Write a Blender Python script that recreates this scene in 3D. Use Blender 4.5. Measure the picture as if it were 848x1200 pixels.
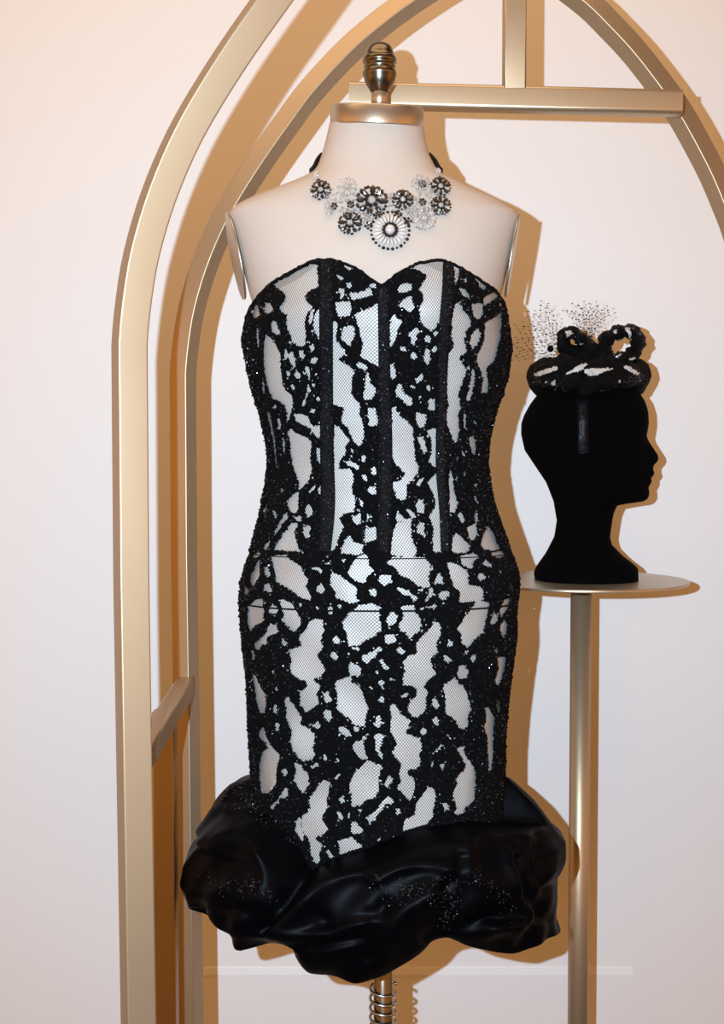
import bpy, math, random
import numpy as np
from mathutils import Vector, Matrix
from mathutils.bvhtree import BVHTree

random.seed(7); rng = np.random.default_rng(7)
for o in list(bpy.data.objects): bpy.data.objects.remove(o)
scene = bpy.context.scene
COL = scene.collection

# ------------------------------------------------------------ camera
FPX = 1500.0; CAMZ = 1.32; PITCH = math.radians(2.45)
cam_d = bpy.data.cameras.new('camera'); cam = bpy.data.objects.new('camera', cam_d); COL.objects.link(cam)
cam_d.sensor_fit = 'VERTICAL'; cam_d.sensor_height = 36.0; cam_d.lens = FPX * 36.0 / 1200.0
cam_d.clip_start = 0.02
cam.location = (0, 0, CAMZ); cam.rotation_euler = (math.radians(90) - PITCH, 0, 0)
scene.camera = cam
# ------------------------------------------------------------ world, lights, exposure
w = bpy.data.worlds.new('room_light'); scene.world = w; w.use_nodes = True
bg = w.node_tree.nodes['Background']; bg.inputs[0].default_value = (1.0, 0.44, 0.10, 1); bg.inputs[1].default_value = 1.05
def lamp(name, kind, loc, color, power, **kw):
    d = bpy.data.lights.new(name, kind); d.color = color; d.energy = power
    o = bpy.data.objects.new(name, d); COL.objects.link(o); o.location = loc
    for k, v in kw.items(): setattr(d, k, v)
    return o
FLASH = lamp('camera_flash', 'SPOT', (-0.115, 0.0, CAMZ + 0.045), (0.52, 0.745, 0.96), 172.0, shadow_soft_size=0.006, spot_size=math.radians(104), spot_blend=1.0)
FLASH.rotation_euler = (math.radians(90 - 5.5), 0, math.radians(-2.5))      # the flash head throws its beam a little low
CEIL = lamp('ceiling_lamp', 'AREA', (-0.3, 1.25, 2.9), (1.0, 0.70, 0.42), 14.0, shape='RECTANGLE', size=2.2, size_y=0.9)
vs = scene.view_settings
vs.view_transform = 'Standard'; vs.look = 'None'; vs.exposure = 0.27; vs.gamma = 1.0; vs.use_curve_mapping = False
scene.cycles.use_denoising = True
scene.cycles.transparent_max_bounces = 16

# ------------------------------------------------------------ helpers
cp, sp = math.cos(PITCH), math.sin(PITCH)
def P(px, py, Y):
    """the point of the place seen at photograph pixel (px,py), Y metres in front of the photographer"""
    u = (px - 424) / FPX; v = (600 - py) / FPX
    d = Vector((u, cp + v * sp, -sp + v * cp)); s = Y / d.y
    return Vector((d.x * s, Y, CAMZ + d.z * s))
def proj(x, y, z):
    f = y * cp - (z - CAMZ) * sp; u = y * sp + (z - CAMZ) * cp
    return 424 + FPX * x / f, 600 - FPX * u / f
def raydir(px, py):
    u = (px - 424) / FPX; v = (600 - py) / FPX
    return Vector((u, cp + v * sp, -sp + v * cp)).normalized()
CAMP = Vector((0, 0, CAMZ))

def obj(name, verts, faces, mat, parent=None, smooth=True, uvs=None):
    verts = np.asarray(verts, dtype=np.float64).reshape(-1, 3)
    if parent is not None: verts = verts - np.array(ORIG[parent.name])
    me = bpy.data.meshes.new(name)
    if isinstance(faces, np.ndarray):
        n = len(faces); k = faces.shape[1]
        me.vertices.add(len(verts)); me.vertices.foreach_set('co', verts.ravel())
        me.loops.add(n * k); me.loops.foreach_set('vertex_index', faces.astype(np.int32).ravel())
        me.polygons.add(n); me.polygons.foreach_set('loop_start', np.arange(0, n * k, k, dtype=np.int32))
        me.update(calc_edges=True)
    else:
        me.from_pydata([tuple(v) for v in verts], [], [tuple(f) for f in faces])
    if uvs is not None:
        uv = me.uv_layers.new(name='UVMap')
        li = np.zeros(len(me.loops), dtype=np.int32); me.loops.foreach_get('vertex_index', li)
        uv.data.foreach_set('uv', np.asarray(uvs)[li].ravel())
    me.validate()
    me.polygons.foreach_set('use_smooth', [smooth] * len(me.polygons))
    if mat is not None: me.materials.append(mat)
    o = bpy.data.objects.new(name, me); COL.objects.link(o)
    ORIG[o.name] = (0, 0, 0)
    if parent is not None:
        o.parent = parent; ORIG[o.name] = ORIG[parent.name]
    return o
ORIG = {}
def thing(name, label, cat, loc):
    o = bpy.data.objects.new(name, None); COL.objects.link(o); o.location = loc; o.empty_display_size = 0.05
    o['label'] = label; o['category'] = cat; ORIG[o.name] = tuple(loc); return o
def struct(o): o['kind'] = 'structure'; return o

class MB:
    """collects shapes for one mesh"""
    def __init__(s): s.v = []; s.f = []
    def add(s, v, f):
        b = len(s.v); s.v += [tuple(p) for p in v]; s.f += [tuple(i + b for i in q) for q in f]
    def box(s, a, b):
        (x0, y0, z0), (x1, y1, z1) = a, b
        s.add([(x0,y0,z0),(x1,y0,z0),(x1,y1,z0),(x0,y1,z0),(x0,y0,z1),(x1,y0,z1),(x1,y1,z1),(x0,y1,z1)],
              [(0,3,2,1),(4,5,6,7),(0,1,5,4),(1,2,6,5),(2,3,7,6),(3,0,4,7)])
    def lathe(s, prof, c, n=40):
        c = Vector(c); rings = []
        v = []; f = []
        for r, z in prof:
            for i in range(n):
                a = 2 * math.pi * i / n; v.append((c.x + r * math.cos(a), c.y + r * math.sin(a), c.z + z))
        m = len(prof)
        for j in range(m - 1):
            for i in range(n):
                f.append((j*n+i, j*n+(i+1) % n, (j+1)*n+(i+1) % n, (j+1)*n+i))
        f.append(tuple(range(n))[::-1]); f.append(tuple((m-1)*n+i for i in range(n)))
        s.add(v, f)
    def tube(s, pts, r, n=8, closed=False, taper=None):
        pts = [Vector(p) for p in pts]; m = len(pts); v = []; f = []; up = None
        for k in range(m):
            if closed: t = (pts[(k+1) % m] - pts[k-1])
            else: t = pts[min(k+1, m-1)] - pts[max(k-1, 0)]
            t.normalize()
            if up is None:
                up = Vector((0, 0, 1)) if abs(t.z) < .9 else Vector((1, 0, 0))
            a = up - t * up.dot(t)
            if a.length < 1e-6: a = t.orthogonal()
            a.normalize(); up = a; b = t.cross(a)
            rr = r * (taper[k] if taper else 1)
            for i in range(n):
                g = 2 * math.pi * i / n; v.append(pts[k] + (a * math.cos(g) + b * math.sin(g)) * rr)
        for k in range(m if closed else m - 1):
            k2 = (k + 1) % m
            for i in range(n): f.append((k*n+i, k*n+(i+1) % n, k2*n+(i+1) % n, k2*n+i))
        if not closed:
            f.append(tuple(range(n))[::-1]); f.append(tuple((m-1)*n+i for i in range(n)))
        s.add(v, f)
    def ball(s, c, r, axes=None, nu=8, nv=5):
        """ellipsoid; r scalar or 3 radii, axes = 3 vectors"""
        c = Vector(c); rr = (r, r, r) if not hasattr(r, '__len__') else r
        ax = axes or (Vector((1,0,0)), Vector((0,1,0)), Vector((0,0,1)))
        v = [c + ax[2] * rr[2]]; f = []
        for j in range(1, nv):
            a = math.pi * j / nv
            for i in range(nu):
                b = 2 * math.pi * i / nu
                v.append(c + ax[0]*(rr[0]*math.sin(a)*math.cos(b)) + ax[1]*(rr[1]*math.sin(a)*math.sin(b)) + ax[2]*(rr[2]*math.cos(a)))
        v.append(c - ax[2] * rr[2]); e = len(v) - 1
        for i in range(nu): f.append((0, 1+i, 1+(i+1) % nu))
        for j in range(nv - 2):
            for i in range(nu): f.append((1+j*nu+i, 1+(j+1)*nu+i, 1+(j+1)*nu+(i+1) % nu, 1+j*nu+(i+1) % nu))
        for i in range(nu): f.append((e, 1+(nv-2)*nu+(i+1) % nu, 1+(nv-2)*nu+i))
        s.add(v, f)
    def build(s, name, mat, parent=None, smooth=True):
        return obj(name, s.v, s.f, mat, parent, smooth)

def gridfaces(nr, nc, wrap=False):
    r = np.arange(nr - 1)[:, None]; c = np.arange(nc if wrap else nc - 1)[None, :]
    c2 = (c + 1) % nc
    return np.stack([r*nc + c + 0*r, (r+1)*nc + c, (r+1)*nc + c2, r*nc + c2 + 0*r], -1).reshape(-1, 4)

def smooth_poly(pts, n):
    """Catmull-Rom resample of 2D/3D points to n points"""
    p = np.array(pts, float); q = np.vstack([2*p[0]-p[1], p, 2*p[-1]-p[-2]]); out = []
    L = np.r_[0, np.cumsum(np.linalg.norm(np.diff(p, axis=0), axis=1))]
    for s in np.linspace(0, L[-1], n):
        i = min(max(np.searchsorted(L, s, side='right') - 1, 0), len(p) - 2)
        t = (s - L[i]) / max(L[i+1] - L[i], 1e-9)
        a, b, c, d = q[i], q[i+1], q[i+2], q[i+3]
        out.append(.5 * ((2*b) + (c-a)*t + (2*a-5*b+4*c-d)*t*t + (3*b-a-3*c+d)*t**3))
    return np.array(out)

# ------------------------------------------------------------ materials
def mat(name, base, rough=.5, metal=0.0, bump=None, spec=.5, noise=None, sheen=0, coat=0, aniso=0, transmission=0):
    m = bpy.data.materials.new(name); m.use_nodes = True; nt = m.node_tree
    b = nt.nodes['Principled BSDF']
    b.inputs['Base Color'].default_value = (*base, 1); b.inputs['Roughness'].default_value = rough
    b.inputs['Metallic'].default_value = metal; b.inputs['Specular IOR Level'].default_value = spec
    if sheen: b.inputs['Sheen Weight'].default_value = sheen
    if coat: b.inputs['Coat Weight'].default_value = coat
    if transmission: b.inputs['Transmission Weight'].default_value = transmission
    tc = nt.nodes.new('ShaderNodeTexCoord')
    if noise:   # (scale xyz, amount): colour variation of the thing itself
        mp = nt.nodes.new('ShaderNodeMapping'); mp.inputs['Scale'].default_value = noise[0]
        nz = nt.nodes.new('ShaderNodeTexNoise'); nz.inputs['Scale'].default_value = 1; nz.inputs['Detail'].default_value = 4
        nt.links.new(tc.outputs['Object'], mp.inputs[0]); nt.links.new(mp.outputs[0], nz.inputs['Vector'])
        mx = nt.nodes.new('ShaderNodeMix'); mx.data_type = 'RGBA'
        k = noise[1]
        mx.inputs[6].default_value = (*[c * (1 - k) for c in base], 1); mx.inputs[7].default_value = (*[min(1, c * (1 + k)) for c in base], 1)
        nt.links.new(nz.outputs['Fac'], mx.inputs[0]); nt.links.new(mx.outputs[2], b.inputs['Base Color'])
    if bump:    # (scale xyz, strength, distance)
        mp = nt.nodes.new('ShaderNodeMapping'); mp.inputs['Scale'].default_value = bump[0]
        nz = nt.nodes.new('ShaderNodeTexNoise'); nz.inputs['Scale'].default_value = 1; nz.inputs['Detail'].default_value = 3
        bp = nt.nodes.new('ShaderNodeBump'); bp.inputs['Strength'].default_value = bump[1]; bp.inputs['Distance'].default_value = bump[2]
        nt.links.new(tc.outputs['Object'], mp.inputs[0]); nt.links.new(mp.outputs[0], nz.inputs['Vector'])
        nt.links.new(nz.outputs['Fac'], bp.inputs['Height']); nt.links.new(bp.outputs[0], b.inputs['Normal'])
    return m
M = {}
M['wall'] = mat('white_wall_paint', (.80, .77, .74), .55, bump=((60, 60, 60), .05, .002), spec=.25)
M['ceiling'] = mat('ceiling_paint', (.30, .25, .20), .8)
M['floor'] = mat('floor_boards', (.07, .05, .035), .5, noise=((2, 14, 2), .25))
M['skirting'] = mat('white_gloss_paint', (.90, .88, .86), .3)
M['gold'] = mat('brushed_gold_metal', (.47, .345, .215), .45, .75, noise=((6, 6, 6), .06), bump=((30, 30, 400), .04, .001))
M['gold_bar'] = mat('brushed_gold_rail', (.54, .41, .26), .42, .8, noise=((8, 30, 30), .06))
M['brass'] = mat('antique_brass', (.17, .14, .105), .27, 1.0)
M['ring'] = mat('satin_brass_cap', (.52, .43, .32), .36, .9)
M['steel'] = mat('spring_steel', (.55, .52, .46), .3, 1.0)
M['linen'] = mat('cream_linen', (.52, .432, .36), .85, bump=((900, 900, 900), .15, .0006), noise=((40, 40, 40), .03), spec=.2)
M['velvet'] = mat('black_velvet', (.0008, .0008, .001), .95, spec=.05)
M['lining'] = mat('white_satin_lining', (.72, .63, .56), .38, spec=.4, bump=((14, 14, 9), .35, .01))
M['lace'] = mat('black_beaded_lace', (.0016, .0016, .002), .55, spec=.10, bump=((1400, 1400, 1400), 1.0, .0016))
M['bone'] = mat('black_boning_tape', (.002, .002, .003), .55, spec=.12, bump=((1100, 1100, 500), 1.0, .0014))
M['bead'] = mat('black_glass_bead', (.07, .07, .08), .22, .6, spec=.6)
M['satin'] = mat('black_organza_satin', (.0010, .0010, .0016), .46, spec=.05, bump=((500, 500, 500), .05, .0004))
M['ribbon'] = mat('black_ribbon', (.005, .005, .006), .55, spec=.3)
M['hematite'] = mat('dark_crystal', (.05, .042, .04), .12, .6, spec=.8)
M['clear'] = mat('clear_crystal', (.92, .90, .88), .06, spec=.8, transmission=.85)
M['crystal_ray'] = mat('white_crystal_ray', (.62, .56, .50), .15, spec=.7)
M['pearl'] = mat('pearl', (.62, .56, .52), .2, .2, spec=.6)
M['white_lace'] = mat('white_satin_band', (.50, .43, .38), .45, bump=((500, 60, 500), .5, .001))
M['strap'] = mat('black_satin_band', (.002, .002, .003), .4, spec=.12, bump=((120, 120, 60), .5, .003))

def net_material():
    m = bpy.data.materials.new('black_tulle_net'); m.use_nodes = True; nt = m.node_tree; nt.nodes.clear()
    N = nt.nodes.new; L = nt.links.new
    out = N('ShaderNodeOutputMaterial'); mix = N('ShaderNodeMixShader'); tr = N('ShaderNodeBsdfTransparent')
    pb = N('ShaderNodeBsdfPrincipled'); pb.inputs['Base Color'].default_value = (.003, .003, .004, 1); pb.inputs['Roughness'].default_value = .6
    uv = N('ShaderNodeUVMap'); sx = N('ShaderNodeSeparateXYZ'); L(uv.outputs[0], sx.inputs[0])
    def mth(op, a, b=None):
        n = N('ShaderNodeMath'); n.operation = op
        for i, q in enumerate((a, b)):
            if q is None: continue
            if isinstance(q, (int, float)): n.inputs[i].default_value = q
            else: L(q, n.inputs[i])
        return n.outputs[0]
    U = mth('MULTIPLY', sx.outputs[0], 1 / .0031); V = mth('MULTIPLY', sx.outputs[1], 1 / .0044)
    a = mth('PINGPONG', mth('ADD', U, V), .5); b = mth('PINGPONG', mth('SUBTRACT', U, V), .5)
    mn = mth('MINIMUM', a, b)
    line = mth('LESS_THAN', mn, .085)
    L(line, mix.inputs[0]); L(tr.outputs[0], mix.inputs[1]); L(pb.outputs[0], mix.inputs[2]); L(mix.outputs[0], out.inputs[0])
    return m
M['net'] = net_material()

# ------------------------------------------------------------ the room
WY = 2.25
def slab(name, a, b, m):
    q = MB(); q.box(a, b); return struct(q.build(name, m, None, False))
slab('floor', (-5, -5, -.1), (5, WY + .1, 0), M['floor'])
slab('wall_back', (-5, WY, 0), (5, WY + .1, 3.1), M['wall'])
slab('ceiling', (-5, -5, 3.1), (5, WY + .1, 3.2), M['ceiling'])
zb = P(400, 1138, WY).z
q = MB(); q.box((P(238, 1138, WY).x, WY - .002, zb - .0065), (P(741, 1138, WY).x, WY, zb + .0065)); struct(q.build('trim_1', M['skirting'], None, False))
q = MB(); q.box((-5, WY - .012, 0), (5, WY, .09)); struct(q.build('baseboard_back', M['skirting'], None, False))

# ------------------------------------------------------------ gold arched rack
YF, YB = 1.337, 1.82
S_B = 824.0                                       # pixels per metre at the rear arch
HALF = 338 / S_B
rl = P(215, 620, YB); fl = P(153, 620, YF)
zs = P(215, 440, YB).z                            # height where the arch springs
axis_b = rl.x + HALF; axis_f = fl.x + HALF
rack = thing('arched_rack', 'tall double-arched gold metal clothes rack behind the dressed form', 'clothes rack', ((axis_b + axis_f) / 2, (YF + YB) / 2, 0))
HL = [(0,.410),(.03,.4075),(.08,.4),(.1216,.3895),(.1627,.3755),(.2074,.356),(.249,.333),(.3026,.2985),(.357,.2595),(.3974,.2290),(.4528,.1770),(.4905,.1330),(.5235,.0880),(.560,.030),(.585,-.020),(.592,-.045)]
HR = [(0,.410),(.03,.4085),(.08,.4035),(.1216,.3965),(.1627,.386),(.2074,.374),(.249,.357),(.2764,.345),(.3026,.332),(.3595,.300),(.3974,.274),(.4528,.230),(.4905,.194),(.5235,.159),(.560,.108),(.585,.062),(.592,.045)]
HALF = .410
legs = np.array([[HALF - .010, -zs], [HALF - .004, -zs * .5], [HALF, -.25], [HALF, -.12], [HALF, -.05]])
left = np.vstack([legs, smooth_poly([(x_, h_) for h_, x_ in HL], 50)]); left[:, 0] *= -1
right = np.vstack([legs, smooth_poly([(x_, h_) for h_, x_ in HR], 50)])[::-1][1:]
path = np.vstack([left, right])
def sweep(name, path, axis, Y, side, twist, chamfer=.0022, yaw=0.02):
    h = side / 2; prof = []
    for sx_, sy_ in ((1, -1), (1, 1), (-1, 1), (-1, -1)):
        cx, cy = sx_ * (h - chamfer), sy_ * (h - chamfer)
        a0 = math.atan2(sy_, 0) if sx_ * sy_ < 0 else math.atan2(0, sx_)
        for k in range(4):
            a = a0 + math.pi / 2 * k / 3
            prof.append((cx + chamfer * math.cos(a), cy + chamfer * math.sin(a)))
    c, s = math.cos(twist), math.sin(twist)
    prof = [(u * c - v * s, u * s + v * c) for u, v in prof]
    n = len(prof); v = []; f = []; m = len(path)
    for k in range(m):
        t = path[min(k+1, m-1)] - path[max(k-1, 0)]; t = t / np.linalg.norm(t)
        out = np.array([-t[1], t[0]])                 # outward from the arch
        for u, d in prof:
            x, z = path[k] + out * u
            v.append((axis + x, Y + d + x * yaw, zs + z))
    for k in range(m - 1):
        for i in range(n): f.append((k*n+i, k*n+(i+1) % n, (k+1)*n+(i+1) % n, (k+1)*n+i))
    f.append(tuple(range(n))[::-1]); f.append(tuple((m-1)*n+i for i in range(n)))
    o = obj(name, v, f, M['gold'], rack, True); o.modifiers.new('wn', 'WEIGHTED_NORMAL').weight = 100
    return o
TW = math.radians(24.5)
fo = sweep('front_arch', path, axis_f, YF + HALF * .02, .0314, -TW)
ba = sweep('rear_arch', path, axis_b, YB + HALF * .02, .0283, TW)
def bar(name, a, b, sx, sz, m, ch=.004, roll_up=None):
    """rectangular tube with rounded corners from a to b"""
    a, b = Vector(a), Vector(b); t = (b - a).normalized(); up = Vector((0, 0, 1)) if abs(t.z) < .9 else Vector((0, 1, 0))
    side = t.cross(up).normalized(); up = side.cross(t)
    prof = []
    for k0, (qx, qz) in enumerate(((1, 1), (-1, 1), (-1, -1), (1, -1))):
        for k in range(4):
            g = math.pi / 2 * (k0 + k / 3)
            prof.append((qx * (sx/2 - ch) + ch * math.cos(g), qz * (sz/2 - ch) + ch * math.sin(g)))
    v = [a + side * u + up * w_ for u, w_ in prof] + [b + side * u + up * w_ for u, w_ in prof]
    n = len(prof); f = [(i, (i+1) % n, n+(i+1) % n, n+i) for i in range(n)] + [tuple(range(n))[::-1], tuple(n+i for i in range(n))]
    o = obj(name, v, f, m, rack, True); o.modifiers.new('wn', 'WEIGHTED_NORMAL').weight = 100; return o
# side rails between the two arches (left in view, right outside the picture)
cb = P(210, 806, YB - .03)
for sgn, ax_f, ax_b in ((-1, axis_f, axis_b), (1, axis_f, axis_b)):
    xf = ax_f + sgn * (HALF - .004); xb_ = ax_b + sgn * (HALF - .004)
    yo = HALF * .02 + sgn * HALF * .02
    bar('side_rail', (xf, YF + .012 + yo, cb.z), (xb_, YB - .012 + yo, cb.z), .024, .026, M['gold'], .003)
    k = (1.685 - YF) / (YB - YF)
    xm = xf + (xb_ - xf) * k + sgn * .0155
    bar('lower_upright', (xm, 1.685 + yo, 0), (xm, 1.685 + yo, cb.z - .012), .030, .030, M['gold'], .003)
    bar('foot_rail', (xf + sgn * -.004, YF + .012 + yo, .03), (xb_, YB - .012 + yo, .03), .026, .026, M['gold'], .003)
ta = P(408.5, 112, 1.778); tb = P(797, 121.5, 1.784)
bar('hanging_bar', ta, tb, .027, .034, M['gold_bar'], .006)
st = (ta + tb) / 2; stx = P(602, 110, 1.78)
bar('hanger_stem', (stx.x, stx.y, st.z + .012), (stx.x, stx.y, zs + .58), .031, .026, M['gold'], .003)

# ------------------------------------------------------------ body and dress shape tables (per row of the photograph, at the form's own depth)
YC = 1.70
def tab(pts, sig=4.0, lo=120, hi=1180):
    pts = sorted(pts); ys = np.arange(lo, hi + 1, 1.0)
    v = np.interp(ys, [p[0] for p in pts], [p[1] for p in pts])
    if sig > 0:
        k = np.arange(-int(4*sig), int(4*sig)+1); g = np.exp(-.5*(k/sig)**2); g /= g.sum()
        v = np.convolve(np.pad(v, len(k)//2, mode='edge'), g, mode='valid')
    return lambda y: np.interp(y, ys, v)
DL = tab([(320,300),(361,292),(378,287),(395,286),(424,291),(458,298),(484,307),(520,315),(545,317),(576,313),(615,304),(646,296),(678,286),(700,283),(712,284),(742,286),(798,292),(849,294),(904,297),(1040,300)], 5)
DR = tab([(320,575),(350,588),(378,593),(407,596),(445,591),(484,577),(515,570),(545,568),(585,574),(623,587),(646,595),(668,604),(690,605),(712,601),(742,602),(785,596),(827,591),(870,588),(908,588),(1040,584)], 5)
BF = tab([(147,.058),(182,.060),(205,.064),(220,.070),(236,.078),(250,.086),(280,.102),(305,.112),(340,.122),(380,.126),(420,.120),(470,.106),(545,.092),(600,.099),(650,.110),(700,.118),(760,.118),(850,.113),(910,.109),(1040,.105)], 6)
BB = tab([(147,.058),(182,.066),(205,.075),(220,.08),(250,.09),(300,.1),(380,.1),(470,.094),(545,.084),(600,.092),(650,.106),(700,.12),(760,.122),(850,.116),(1040,.105)], 6)
SC = FPX / YC
def zrow(yy):
    v = (600 - yy) / FPX; s = YC / (cp + v * sp)
    return CAMZ + (-sp + v * cp) * s
def xrow(px, yy):
    v = (600 - yy) / FPX; s = YC / (cp + v * sp)
    return (px - 424) / FPX * s
def S(th, yy, off=0.0, L=DL, R=DR, nexp=2.25, bust=True):
    """dress surface: th = 0 faces the photographer, + to the right; yy = row"""
    th = np.asarray(th, float); yy = np.asarray(yy, float)
    xl = xrow(L(yy), yy); xr = xrow(R(yy), yy); xc = (xl + xr) / 2; a = (xr - xl) / 2 + off
    sn, cs = np.sin(th), np.cos(th); e = 2 / nexp
    b = np.where(cs > 0, BF(yy), BB(yy)) + off
    x = xc + a * np.sign(sn) * np.abs(sn) ** e
    y = YC - b * np.sign(cs) * np.abs(cs) ** e
    z = zrow(yy) + 0 * th
    if bust:
        for c in (-.078, .078):
            y = y - .016 * np.exp(-((x - xc - c) / .05) ** 2 - ((yy - 372) / 42) ** 2) * (cs > 0) * np.clip(cs * 3, 0, 1)
    return x, y, z
def SV(th, yy, off=0.0):
    h = 1e-3
    x, y, z = S(th, yy, off); return np.stack([x, y, z], -1)

# ------------------------------------------------------------ dress form
form = thing('dress_form', 'cream linen dress form with brass neck cap, on a metal stand', 'dress form', (xrow(442, 600), YC, 0))
BL = tab([(120,388),(147,386),(164,382),(182,377),(195,372),(203,366),(210,353),(217,336),(225,314),(234,291),(242,276),(250,268),(256,267.5),(262,270),(300,278.5),(345,287.5),(370,294),(390,296)], 1.5)
BR = tab([(120,495),(147,496),(164,498.5),(182,503),(195,509),(203,515),(210,527),(217,543),(225,559),(234,580),(242,594),(250,606),(256,608),(262,607.5),(300,600),(345,592),(370,587),(390,587)], 1.5)
def L2(y): return np.where(y < 375, BL(y), DL(y) + 7)
def R2(y): return np.where(y < 375, BR(y), DR(y) - 7)
L2t = tab([(y, float(L2(np.array(y)))) for y in range(120, 1000, 1)], 1.2); R2t = tab([(y, float(R2(np.array(y)))) for y in range(120, 1000, 1)], 1.2)
rows = np.concatenate([np.arange(146, 262, 2.0), np.arange(262, 400, 6.0), np.arange(400, 935, 14.0)])
TH = np.linspace(-math.pi, math.pi, 97)[:-1]
tg, yg = np.meshgrid(TH, rows)
nexp = np.interp(yg, [150, 250, 330], [2.0, 2.0, 2.25])
inset = np.interp(yg, [250, 300, 330, 430], [0, -.002, -.005, -.0105])
x, y, z = S(tg, yg, inset, L2t, R2t, nexp)
nx = float(xrow(441.5, 137)); TX, TR = math.tan(math.radians(11)), math.tan(math.radians(2.2))
wn = np.clip((200 - yg) / 50, 0, 1); wn = wn * wn * (3 - 2 * wn)
z = z + wn * ((y - YC) * TX - (x - nx) * TR)           # the neck leans a little forward
tv = np.stack([x, y, z], -1).reshape(-1, 3)
tf = [tuple(q) for q in gridfaces(len(rows), len(TH), True)]
tf += [tuple(range(len(TH))), tuple((len(rows)-1)*len(TH)+i for i in range(len(TH)))[::-1]]
torso = obj('torso', tv, tf, M['linen'], form)
torso_bvh = BVHTree.FromPolygons([Vector(v) for v in tv], tf)
k = 1 / SC
tilt_c = Vector((nx, YC, float(zrow(147))))
q = MB(); q.lathe([(.050, -.001), (53.5*k, -.001), (54*k, .001), (54*k, 20*k), (53*k, 21.5*k), (.048, 21.8*k), (.012, 22*k)], tilt_c, 64); q.v = [(a, b, c + (b - YC) * TX - (a - nx) * TR) for a, b, c in q.v]; o = q.build('neck_cap', M['ring'], form)
o['label'] = 'satin brass neck cap'
fin = [(65,0.5),(67,18),(75,46),(88,68),(110,84),(140,94),(158,97),(162,104),(170,110),(190,111),(200,107),(208,100),(216,103),(228,104),(238,99),(242,96),(248,104),(256,110),(274,111),(284,106),(310,100),(340,87),(365,72),(385,60),(392,56)]
zfin = float(zrow(40 + 490/5.653)); s5 = k / 5.653
prof = [(r * s5, (490 - yy) * s5) for yy, r in reversed(fin)]
q = MB(); q.lathe([(r, z_) for r, z_ in prof], (nx + 3.2*k, YC, zfin), 48); o = q.build('finial', M['brass'], form); o['label'] = 'dark turned brass finial'
q = MB(); q.lathe([(54*s5, -.003), (54*s5, 96*s5), (52*s5, 100*s5)], (nx + 3.0*k, YC, zfin), 32); q.build('finial_stem', M['ring'], form)
# arm plates
def plate(top, bot, yaw, flip):
    t, b = P(*top, YC), P(*bot, YC); c = (t + b) / 2; up = (t - b) / 2; hh = up.length; up.normalize()
    d = Vector((-math.sin(yaw) * flip, math.cos(yaw), 0)); nrm = d.cross(up).normalized(); q = MB(); n = 48; v = []; f = []
    for off, sc in ((-.0015, .97), (-.0015, 1.0), (.0015, 1.0), (.0015, .97)):
        for i in range(n):
            a = 2 * math.pi * i / n
            v.append(c + up * (hh * sc * math.cos(a)) + d * (.042 * sc * math.sin(a)) + nrm * off)
    for j in range(3):
        for i in range(n): f.append((j*n+i, j*n+(i+1) % n, (j+1)*n+(i+1) % n, (j+1)*n+i))
    f.append(tuple(range(n))[::-1]); f.append(tuple(3*n+i for i in range(n))); q.add(v, f)
    return q.build('arm_plate', M['ring'], form)
plate((265.5, 249), (286.5, 351), math.radians(11.5), 1)
plate((608.5, 250), (592, 348), math.radians(7.5), -1)
px_ = float(xrow(448.5, 1160)); zt_ = float(zrow(900))
q = MB(); q.lathe([(.0125, .03), (.0125, zt_)], (px_, YC, 0), 28); q.build('stand_pole', M['brass'], form)
sp_pts = []; z0, z1 = float(zrow(1153)), float(zrow(1153)) - .34; tn = 26
for i in range(tn * 16 + 1):
    a = 2 * math.pi * i / 16; sp_pts.append((px_ + .0175 * math.cos(a), YC + .0175 * math.sin(a), z0 + (z1 - z0) * i / (tn * 16)))
q = MB(); q.tube(sp_pts, .0021, 6); q.build('stand_spring', M['steel'], form)
q = MB(); q.lathe([(.19, 0), (.19, .012), (.17, .022), (.05, .04), (.02, .06), (.0125, .09)], (px_, YC, 0), 48); q.build('stand_base', M['brass'], form)

# ------------------------------------------------------------ the dress
dress = thing('strapless_dress', 'strapless black lace over white satin dress with puffed black hem', 'dress', (xrow(442, 600), YC, .30))
NECK = [(270,398),(286,395),(289,378),(294,361),(305,345),(319,331),(345,316),(360,308),(372.5,303.5),(386,303.5),(400,306),(421,316),(436,328),(447,335),(456,327),(468,318),(489,307.6),(505,305),(519,304.6),(532,310),(557,324.6),(578,339),(589,354),(592.5,378),(596,398),(615,398)]
neck_y = lambda px: np.interp(px, [p[0] for p in NECK], [p[1] for p in NECK])
def row_for(th, curve, lo, hi, side_row, step=.5, back_row=None):
    """row yy where the surface crosses a traced edge, for every angle"""
    yy = np.arange(lo, hi, step); T, Yg = np.meshgrid(th, yy)
    x, y, z = S(T, Yg); px, py = proj(x, y, z)
    ok = py >= curve(px); first = np.where(ok.any(0), yy[ok.argmax(0)], side_row)
    back = np.cos(th) < 0.05
    return np.where(back, side_row, first)
NT = 900
THL = np.linspace(-math.pi, math.pi, NT + 1)[:-1]
top_row = row_for(THL, neck_y, 296, 420, 395.0, .25)
kk = np.exp(-.5 * (np.arange(-4, 5) / 1.5) ** 2); kk /= kk.sum()
top_row = np.convolve(np.pad(top_row, 4, mode='wrap'), kk, mode='valid')
BOT = 1012.0
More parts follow.
